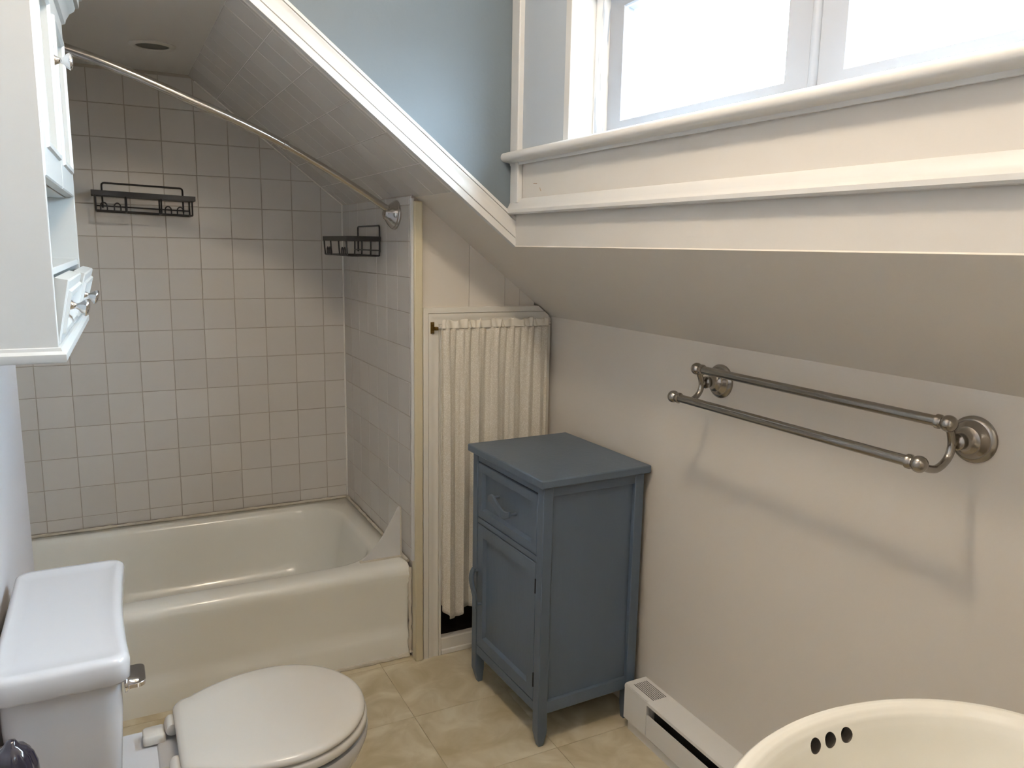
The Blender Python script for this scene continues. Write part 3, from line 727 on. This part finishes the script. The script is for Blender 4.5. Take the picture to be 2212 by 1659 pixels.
fpn = [(1.2375, 0.098), (1.2375, 0.034), (1.243, 0.027), (1.246, 0.027), (1.2415, 0.036), (1.2415, 0.098)]
part(MB().loops([[(a, y, b) for a, b in fpn] for y in (HY0, 1.5585)]), 'front_panel', 'white_metal', ht, smooth=True, ang=30)
part(MB().box(1.246, 1.252, HY0, HY1-.012, 0.0, 0.030), 'toe_strip', 'white_metal', ht)
part(MB().box(1.262, 1.30, HY0+.01, 1.555, 0.035, 0.115), 'heating_fins', 'dark', ht)
lo = MB().box(-0.024, 0.024, -0.045, 0.045, 0, 0.0003).build('printed_label', 'print', hd)
lo.location = (1.279-1.28, 1.600-1.0, 0.1382)

# ------------------------------------------------------------------ toilet
tl = thing('toilet', 'white two piece toilet with closed lid beside the tub', 'toilet', (0.1, 1.515, 0))
TC = 1.515
def tank_loop(x0, x1, y0, y1, r, z, bow=0.0, k=6):
    out = []
    for (x, y, _) in rrect(x0, x1, y0, y1, r, z, k):
        f_ = (x-x0)/(x1-x0); c_ = 1-((y-TC)/((y1-y0)/2))**2
        out.append((x-bow*f_*max(0, c_), y, z))
    return out
def densify(loop, n=6):
    out = []
    for i in range(len(loop)):
        a, b = Vector(loop[i]), Vector(loop[(i+1) % len(loop)])
        k = n if (b-a).length > 0.05 else 1
        for j in range(k): out.append(tuple(a+(b-a)*j/k))
    return out
def tl_loop(x0, x1, y0, y1, r, z, bow):
    L0 = densify(rrect(x0, x1, y0, y1, r, z, 6), 8)
    out = []
    for x, y, zz in L0:
        f_ = (x-x0)/(x1-x0); q = (y-TC)/((y1-y0)/2)
        out.append((x-bow*f_*(1-q*q), y, zz))
    return out
TX0, TX1, TY0, TY1 = XL+0.016, -0.003, 1.290, 1.742
body = [tl_loop(TX0+.022, TX1-.038, TY0+.040, TY1-.040, .03, .355, 0.0), tl_loop(TX0+.018, TX1-.032, TY0+.034, TY1-.034, .03, .37, 0.0), tl_loop(TX0+.008, TX1-.016, TY0+.016, TY1-.016, .028, .60, .004), tl_loop(TX0+.008, TX1-.015, TY0+.015, TY1-.015, .028, .668, .005)]
part(MB().loops(body), 'tank', 'porcelain', tl, smooth=True, ang=50)
lid = [tl_loop(TX0+.006, TX1-.012, TY0+.012, TY1-.012, .026, .657, .007), tl_loop(TX0+.001, TX1-.004, TY0+.003, TY1-.003, .026, .6575, .008), tl_loop(TX0, TX1-.001, TY0, TY1, .026, .662, .008), tl_loop(TX0, TX1, TY0, TY1, .026, .690, .009),
       tl_loop(TX0+.002, TX1-.003, TY0+.003, TY1-.003, .025, .697, .009), tl_loop(TX0+.007, TX1-.008, TY0+.008, TY1-.008, .022, .7005, .009), tl_loop(TX0+.012, TX1-.016, TY0+.018, TY1-.018, .018, .7005, .010), tl_loop(TX0+.016, TX1-.021, TY0+.026, TY1-.026, .016, .6985, .010), tl_loop(TX0+.03, TX1-.04, TY0+.05, TY1-.05, .012, .698, .010)]
part(MB().loops(lid), 'tank_lid', 'porcelain', tl, smooth=True, ang=50)
mb = MB().lathe([(0.013, 0), (0.013, .004), (0.009, .008), (0.007, .022)], (-0.016, 1.330, 0.636), (1, 0, 0), 20)
hp = [(-0.010, 1.318), (0.004, 1.318)]+[(0.004+0.012*math.sin(a), 1.330-0.012*math.cos(a)) for a in [i*PI/8 for i in range(5)]]+[(0.016-0.010*(1-math.cos(a)), 1.372+0.012*math.sin(a)) for a in [i*PI/8 for i in range(5)]]+[(-0.006, 1.384), (-0.010, 1.378)]
mb.prism(hp, XY, 0.632, 0.640)
part(mb, 'flush_handle', 'chrome', tl, smooth=True, ang=40, bevel=0.001)
# egg shaped outlines: hinge side straight at x0, tip at x1
def egg(x0, x1, hw, z, grow=0.0, n=64, yc=TC, back=0.60):
    # hinge side nearly straight at x0, half ellipse towards the tip x1
    x0 -= grow; x1 += grow; hw += grow
    xm = x0+(x1-x0)*0.52; hb = hw*back; half = []
    for i in range(17):
        a = PI/2*i/16; half.append((xm+(x1-xm)*math.cos(a), hw*math.sin(a)))
    for i in range(1, 11):
        t = i/10*0.86; half.append((xm+(x0-xm)*t, hb+(hw-hb)*(1-t**2.0)))
    px_, py_ = half[-1]; r = abs(px_-x0)
    for i in range(1, 6):
        a = PI/2*i/5; half.append((px_-r*math.sin(a), py_-r*1.1*(1-math.cos(a))))
    out = half+[(x, -y) for x, y in half[::-1]]
    return [(x, yc+y, z) for x, y in out[1:-1]] + [(out[-1][0], yc, z)]
EX0, EX1, EW = 0.064, 0.432, 0.176
part(MB().loops([egg(EX0, EX1, EW, .398, -.008), egg(EX0, EX1, EW, .399, -.002), egg(EX0, EX1, EW, .403, 0), egg(EX0, EX1, EW, .408, -.001), egg(EX0, EX1, EW, .4125, -.005), egg(EX0, EX1, EW, .4155, -.014), egg(EX0, EX1, EW, .4165, -.05)]), 'seat_lid', 'seatplastic', tl, smooth=True, ang=60)
seat = MB().loops([egg(EX0+.004, EX1+.002, EW, .374, -.004), egg(EX0+.004, EX1+.004, EW, .378, 0), egg(EX0+.004, EX1+.004, EW, .389, 0), egg(EX0+.004, EX1+.003, EW, .394, -.004), egg(EX0+.03, EX1, EW, .394, -.05), egg(EX0+.03, EX1, EW, .376, -.055)], False, False)
part(seat, 'seat', 'seatplastic', tl, smooth=True, ang=60)
for y in (TC-0.073, TC+0.073):
    part(MB().loops([rrect(.006, .048, y-.020, y+.020, .006, .366), rrect(.006, .048, y-.020, y+.020, .006, .381), rrect(.009, .045, y-.017, y+.017, .005, .3845)]), 'hinge_cap', 'seatplastic', tl, smooth=True, ang=50)
    part(MB().lathe([(0.004, -.022), (0.012, -.020), (0.014, -.010), (0.014, .010), (0.012, .020), (0.004, .022)], (.060, y, .388), (0, 1, 0), 18), 'hinge_knuckle', 'seatplastic', tl, smooth=True)
bowl = [egg(-.02, .28, .115, 0.0), egg(-.02, .275, .110, .02), egg(-.03, .26, .100, .10), egg(-.04, .30, .115, .17), egg(-.05, .37, .145, .25), egg(-.02, .425, .170, .31), egg(.02, .437, .178, .345), egg(.03, .438, .179, .360), egg(.034, .436, .177, .366), egg(.05, .42, .16, .3665)]
part(MB().loops(bowl), 'bowl', 'porcelain', tl, smooth=True, ang=70)
part(MB().loops([rrect(-.195, .10, TC-.115, TC+.115, .03, .29), rrect(-.195, .10, TC-.12, TC+.12, .03, .355), rrect(-.192, .10, TC-.117, TC+.117, .03, .361)]), 'tank_shelf', 'porcelain', tl, smooth=True, ang=50)

# ------------------------------------------------------------------ wall cabinet over the toilet (own frame: x out of the wall, y along it)
wc = thing('wall_cabinet', 'white wall cabinet with doors, open shelf and tilted bins above the toilet', 'cabinet', (-0.1295, 1.502, 1.188), math.radians(-1.6), local=True)
D0, D1, WH = -0.0735, 0.075, 0.300
ZSH0, ZSH1, ZDT = 0.125, 0.242, 0.565       # shelf opening bottom / top, door top
part(MB().box(D0, D1, -WH, -WH+0.012, 0.012, ZDT), 'side_panel', 'white_cab', wc, bevel=0.001)
part(MB().box(D0, D1, WH-0.012, WH, 0.012, ZDT), 'side_panel', 'white_cab', wc, bevel=0.001)
part(MB().box(D0, D0+0.006, -WH+.012, WH-.012, 0.012, ZDT), 'back_panel', 'white_cab', wc)
part(MB().box(D0+.006, D1-0.002, -WH+.012, WH-.012, ZSH0-0.010, ZSH0), 'shelf', 'white_cab', wc, bevel=0.001)
part(MB().box(D0+.006, D1-0.016, -WH+.012, WH-.012, ZSH1, ZSH1+0.012), 'shelf', 'white_cab', wc, bevel=0.001)
part(MB().box(D0+.006, D1-0.016, -WH+.012, WH-.012, 0.020, 0.030), 'bottom_board', 'white_cab', wc)
# base and crown mouldings
def wrap(sec, name):
    Ls = []
    for e, z in sec: Ls.append([(D0, -WH-e, z), (D1+e, -WH-e, z), (D1+e, WH+e, z), (D0, WH+e, z)])
    part(MB().loops(Ls), name, 'white_cab', wc, smooth=True, ang=30)
wrap([(.004, 0), (.008, .001), (.009, .003), (.009, .012), (.006, .0145), (.004, .016), (.003, .020), (.0, .021)], 'base_moulding')
wrap([(0, ZDT-.002), (.006, ZDT+.002), (.008, ZDT+.010), (.014, ZDT+.022), (.022, ZDT+.030), (.024, ZDT+.036), (.030, ZDT+.038), (.031, ZDT+.052), (.036, ZDT+.054), (.036, ZDT+.064), (0, ZDT+.065)], 'crown_moulding')
def cab_door(y0, y1, knob_y):
    z0, z1 = ZSH1+.002, ZDT-.003; xf = D1+0.001
    mb = MB()
    def ring(d, x): return [(x, y0+d, z0+d), (x, y1-d, z0+d), (x, y1-d, z1-d), (x, y0+d, z1-d)]
    mb.loops([ring(0, xf-.016), ring(0, xf-.002), ring(.002, xf), ring(.040, xf), ring(.042, xf+.004), ring(.048, xf+.0045), ring(.052, xf), ring(.053, xf-.012)])
    d = part(mb, 'door', 'white_cab', wc, smooth=True, ang=25)
    if knob_y is not None: knob(xf, knob_y, z0+0.195, (1, 0, 0), d)
KP = [(0.0085, 0), (0.0085, .002), (0.006, .006), (0.004, .011), (0.0055, .015), (0.0115, .021), (0.0135, .0245), (0.0125, .027), (0.007, .029), (0.0, .0295)]
def knob(x, y, z, ax, parent):
    return part(MB().lathe(KP, (x, y, z), ax, 24), 'knob', 'chrome', wc, parent=parent, smooth=True, ang=50)
cab_door(-WH+.013, -.0015, -0.020)
cab_door(.0015, WH-.013, None)
def tilt_bin(y0, y1, tilt):
    z0, z1 = 0.024, ZSH0-.012; xf = D1+0.001
    xp, zp = xf-.012, z0                       # tilts forward about its lower edge
    R = Matrix.Translation((xp, 0, zp)) @ Matrix.Rotation(tilt, 4, 'Y') @ Matrix.Translation((-xp, 0, -zp))
    def tr(mb): mb.v = [tuple(R @ Vector(p)) for p in mb.v]; return mb
    def ring(d, x): return [(x, y0+d, z0+d), (x, y1-d, z0+d), (x, y1-d, z1-d), (x, y0+d, z1-d)]
    mb = MB().loops([ring(0, xf-.018), ring(0, xf-.002), ring(.002, xf), ring(.014, xf), ring(.016, xf+.004), ring(.022, xf+.0045), ring(.028, xf), ring(.031, xf-.005)])
    d = part(tr(mb), 'bin_front', 'white_cab', wc, smooth=True, ang=25)
    mb = MB().lathe(KP, (xf-.005, (y0+y1)/2, (z0+z1)/2), (1, 0, 0), 24)
    part(tr(mb), 'knob', 'chrome', wc, parent=d, smooth=True, ang=50)
tilt_bin(-WH+.014, -.003, math.radians(11))
tilt_bin(.003, WH-.014, math.radians(15))

# ------------------------------------------------------------------ pedestal sink
sk = thing('pedestal_sink', 'cream pedestal sink with three overflow holes in the bowl', 'sink', (0.70, 0.36, 0))
SCX, SCY = 0.70, 0.412
def oval(a, bf, bb, z, n=220, cy=SCY, p=2.0):
    out = []
    for i in range(n):
        t = 2*PI*i/n; c_, s_ = math.cos(t), math.sin(t)
        if s_ >= 0: y = cy+bf*s_; x = a*c_
        else:
            y = cy-bb*abs(s_)**0.55; x = a*(abs(c_)**0.55)*(1 if c_ > 0 else -1)
        out.append((SCX+x, y, z))
    return out
BB = SCY-YN-0.003
Ls = [oval(.12, .07, .10, .62), oval(.17, .11, .18, .66), oval(.215, .145, BB-.02, .72), oval(.238, .162, BB, .78), oval(.247, .168, BB, .802), oval(.250, .1705, BB, .811), oval(.249, .1695, BB, .817), oval(.244, .166, BB-.002, .8205), oval(.237, .160, BB-.008, .821),
      oval(.229, .153, .13, .8185), oval(.222, .147, .12, .812), oval(.216, .142, .112, .800), oval(.210, .137, .105, .775), oval(.195, .126, .095, .735), oval(.15, .095, .07, .690), oval(.08, .05, .04, .668), oval(.03, .02, .02, .664)]
fine = []
for i in range(len(Ls)-1):
    for k in range(4):
        t = k/4; fine.append([tuple(Vector(a)*(1-t)+Vector(b)*t) for a, b in zip(Ls[i], Ls[i+1])])
fine.append(Ls[-1])
bm_sink = MB().loops(fine)
basin = part(bm_sink, 'basin', 'sinkp', sk, smooth=True, ang=70)
ped = [(.115, 0), (.115, .02), (.10, .05), (.075, .12), (.065, .30), (.070, .50), (.10, .63), (.11, .645)]
part(MB().lathe(ped, (0.70, 0.33, 0), (0, 0, 1), 36), 'pedestal', 'sinkp', sk, smooth=True)
# overflow holes cut into the front wall of the bowl
M['holewall'] = simple('shaded_hole', (0.10, 0.085, 0.07), 0.6)  # shade inside the holes, painted as a dark lining
def cut_holes(obj, specs):
    for (p, d, r) in specs:
        cme = bpy.data.meshes.new('cut'); mb = MB().lathe([(r, -0.012), (r, 0.013)], p, d, 20)
        mb.v = [(x-0.70, y-0.36, z) for x, y, z in mb.v]
        cme.from_pydata(mb.v, [], mb.f); cme.materials.append(M['holewall'])
        b2 = bmesh.new(); b2.from_mesh(cme); bmesh.ops.recalc_face_normals(b2, faces=b2.faces); b2.to_mesh(cme); b2.free()
        co = bpy.data.objects.new('cut', cme); COL.objects.link(co); co.parent = sk
        md = obj.modifiers.new('cut', 'BOOLEAN'); md.operation = 'DIFFERENCE'; md.solver = 'EXACT'; md.object = co; md.material_mode = 'TRANSFER'
        bpy.context.view_layer.update()
        dg = bpy.context.evaluated_depsgraph_get()
        me = bpy.data.meshes.new_from_object(obj.evaluated_get(dg)); obj.modifiers.clear()
        obj.data = me; bpy.data.objects.remove(co)
    obj.data.name = 'basin'
    for p in obj.data.polygons: p.use_smooth = True
    obj.data.set_sharp_from_angle(angle=math.radians(40))
HOLES = []
for px, py in ((1762, 1612), (1795, 1600), (1830, 1589)):
    # ray of the hole meets the bowl's front wall a little below the rim
    D = fw+rt*((px-1106)/FOC)-up*((py-829.5)/FOC)
    t = (0.800-CAMH)/D.z; p = Vector((D.x*t, D.y*t, 0.800))
    HOLES.append((p, Vector(((p.x-SCX)*0.45, 1.0, 0.05)).normalized(), 0.0085))
for i, (p, d, r) in enumerate(HOLES):
    # keep the hole on the wall surface
    ex = (p.x-SCX)/.216; yw = SCY+.142*math.sqrt(max(0.05, 1-ex*ex)); HOLES[i] = (Vector((p.x, yw, p.z)), d, r)
cut_holes(basin, HOLES)
for p, d, r in HOLES:
    part(MB().lathe([(r*0.98, 0.0), (r*0.98, 0.002)], p+d*0.0105, d, 20), 'hole_shade_disc', 'dark', sk, parent=basin)  # dark disc closing the hole, its colour stands in for the shade inside

# ------------------------------------------------------------------ dark finial of a floor stand by the toilet
fs_ = thing('paper_stand', 'glossy dark stand with ribbed rounded finial beside the toilet tank', 'stand', (-0.150, 1.12, 0))
FXY = (-0.150, 1.12)
part(MB().lathe([(0.07, 0), (0.07, .008), (0.06, .014), (0.012, .022), (0.010, .03)], (*FXY, 0), (0, 0, 1), 36), 'base', 'bronze', fs_, smooth=True)
part(MB().tube([(*FXY, 0.02), (*FXY, 0.60)], 0.010, 16), 'pole', 'bronze', fs_, smooth=True)
n = 72; Ls = []
for r, h in [(0.008, .590), (0.014, .594), (0.014, .602), (0.010, .608), (0.020, .618), (0.0275, .634), (0.0285, .648), (0.0275, .664), (0.0235, .678), (0.0165, .688), (0.010, .692), (0.008, .695), (0.006, .699), (0.001, .701)]:
    L_ = []
    for i in range(n):
        a = 2*PI*i/n; k = 1+0.11*(abs(math.cos(a*4))-.5)*min(1, r/.02)
        L_.append((FXY[0]+r*k*math.cos(a), FXY[1]+r*k*math.sin(a), h+0.004))
    Ls.append(L_)
part(MB().loops(Ls), 'finial', 'bronze', fs_, smooth=True, ang=60)

# ------------------------------------------------------------------ ceiling lamp
lp = thing('ceiling_lamp', 'round ceiling lamp with a warm glowing globe', 'lamp', (LAMP_POS[0], LAMP_POS[1], ZC))
part(MB().lathe([(0.07, 0), (0.07, -.012), (0.05, -.022), (0.03, -.026)], (LAMP_POS[0], LAMP_POS[1], ZC), (0, 0, 1), 32), 'base', 'nickel', lp, smooth=True)
gl = [(0.055*math.sin(a), LAMP_POS[2]+0.055*math.cos(a)*1.1) for a in [i*PI/16 for i in range(17)]]
part(MB().lathe([(r, h) for r, h in gl], (LAMP_POS[0], LAMP_POS[1], 0), (0, 0, 1), 32), 'globe', 'bulb', lp, smooth=True)
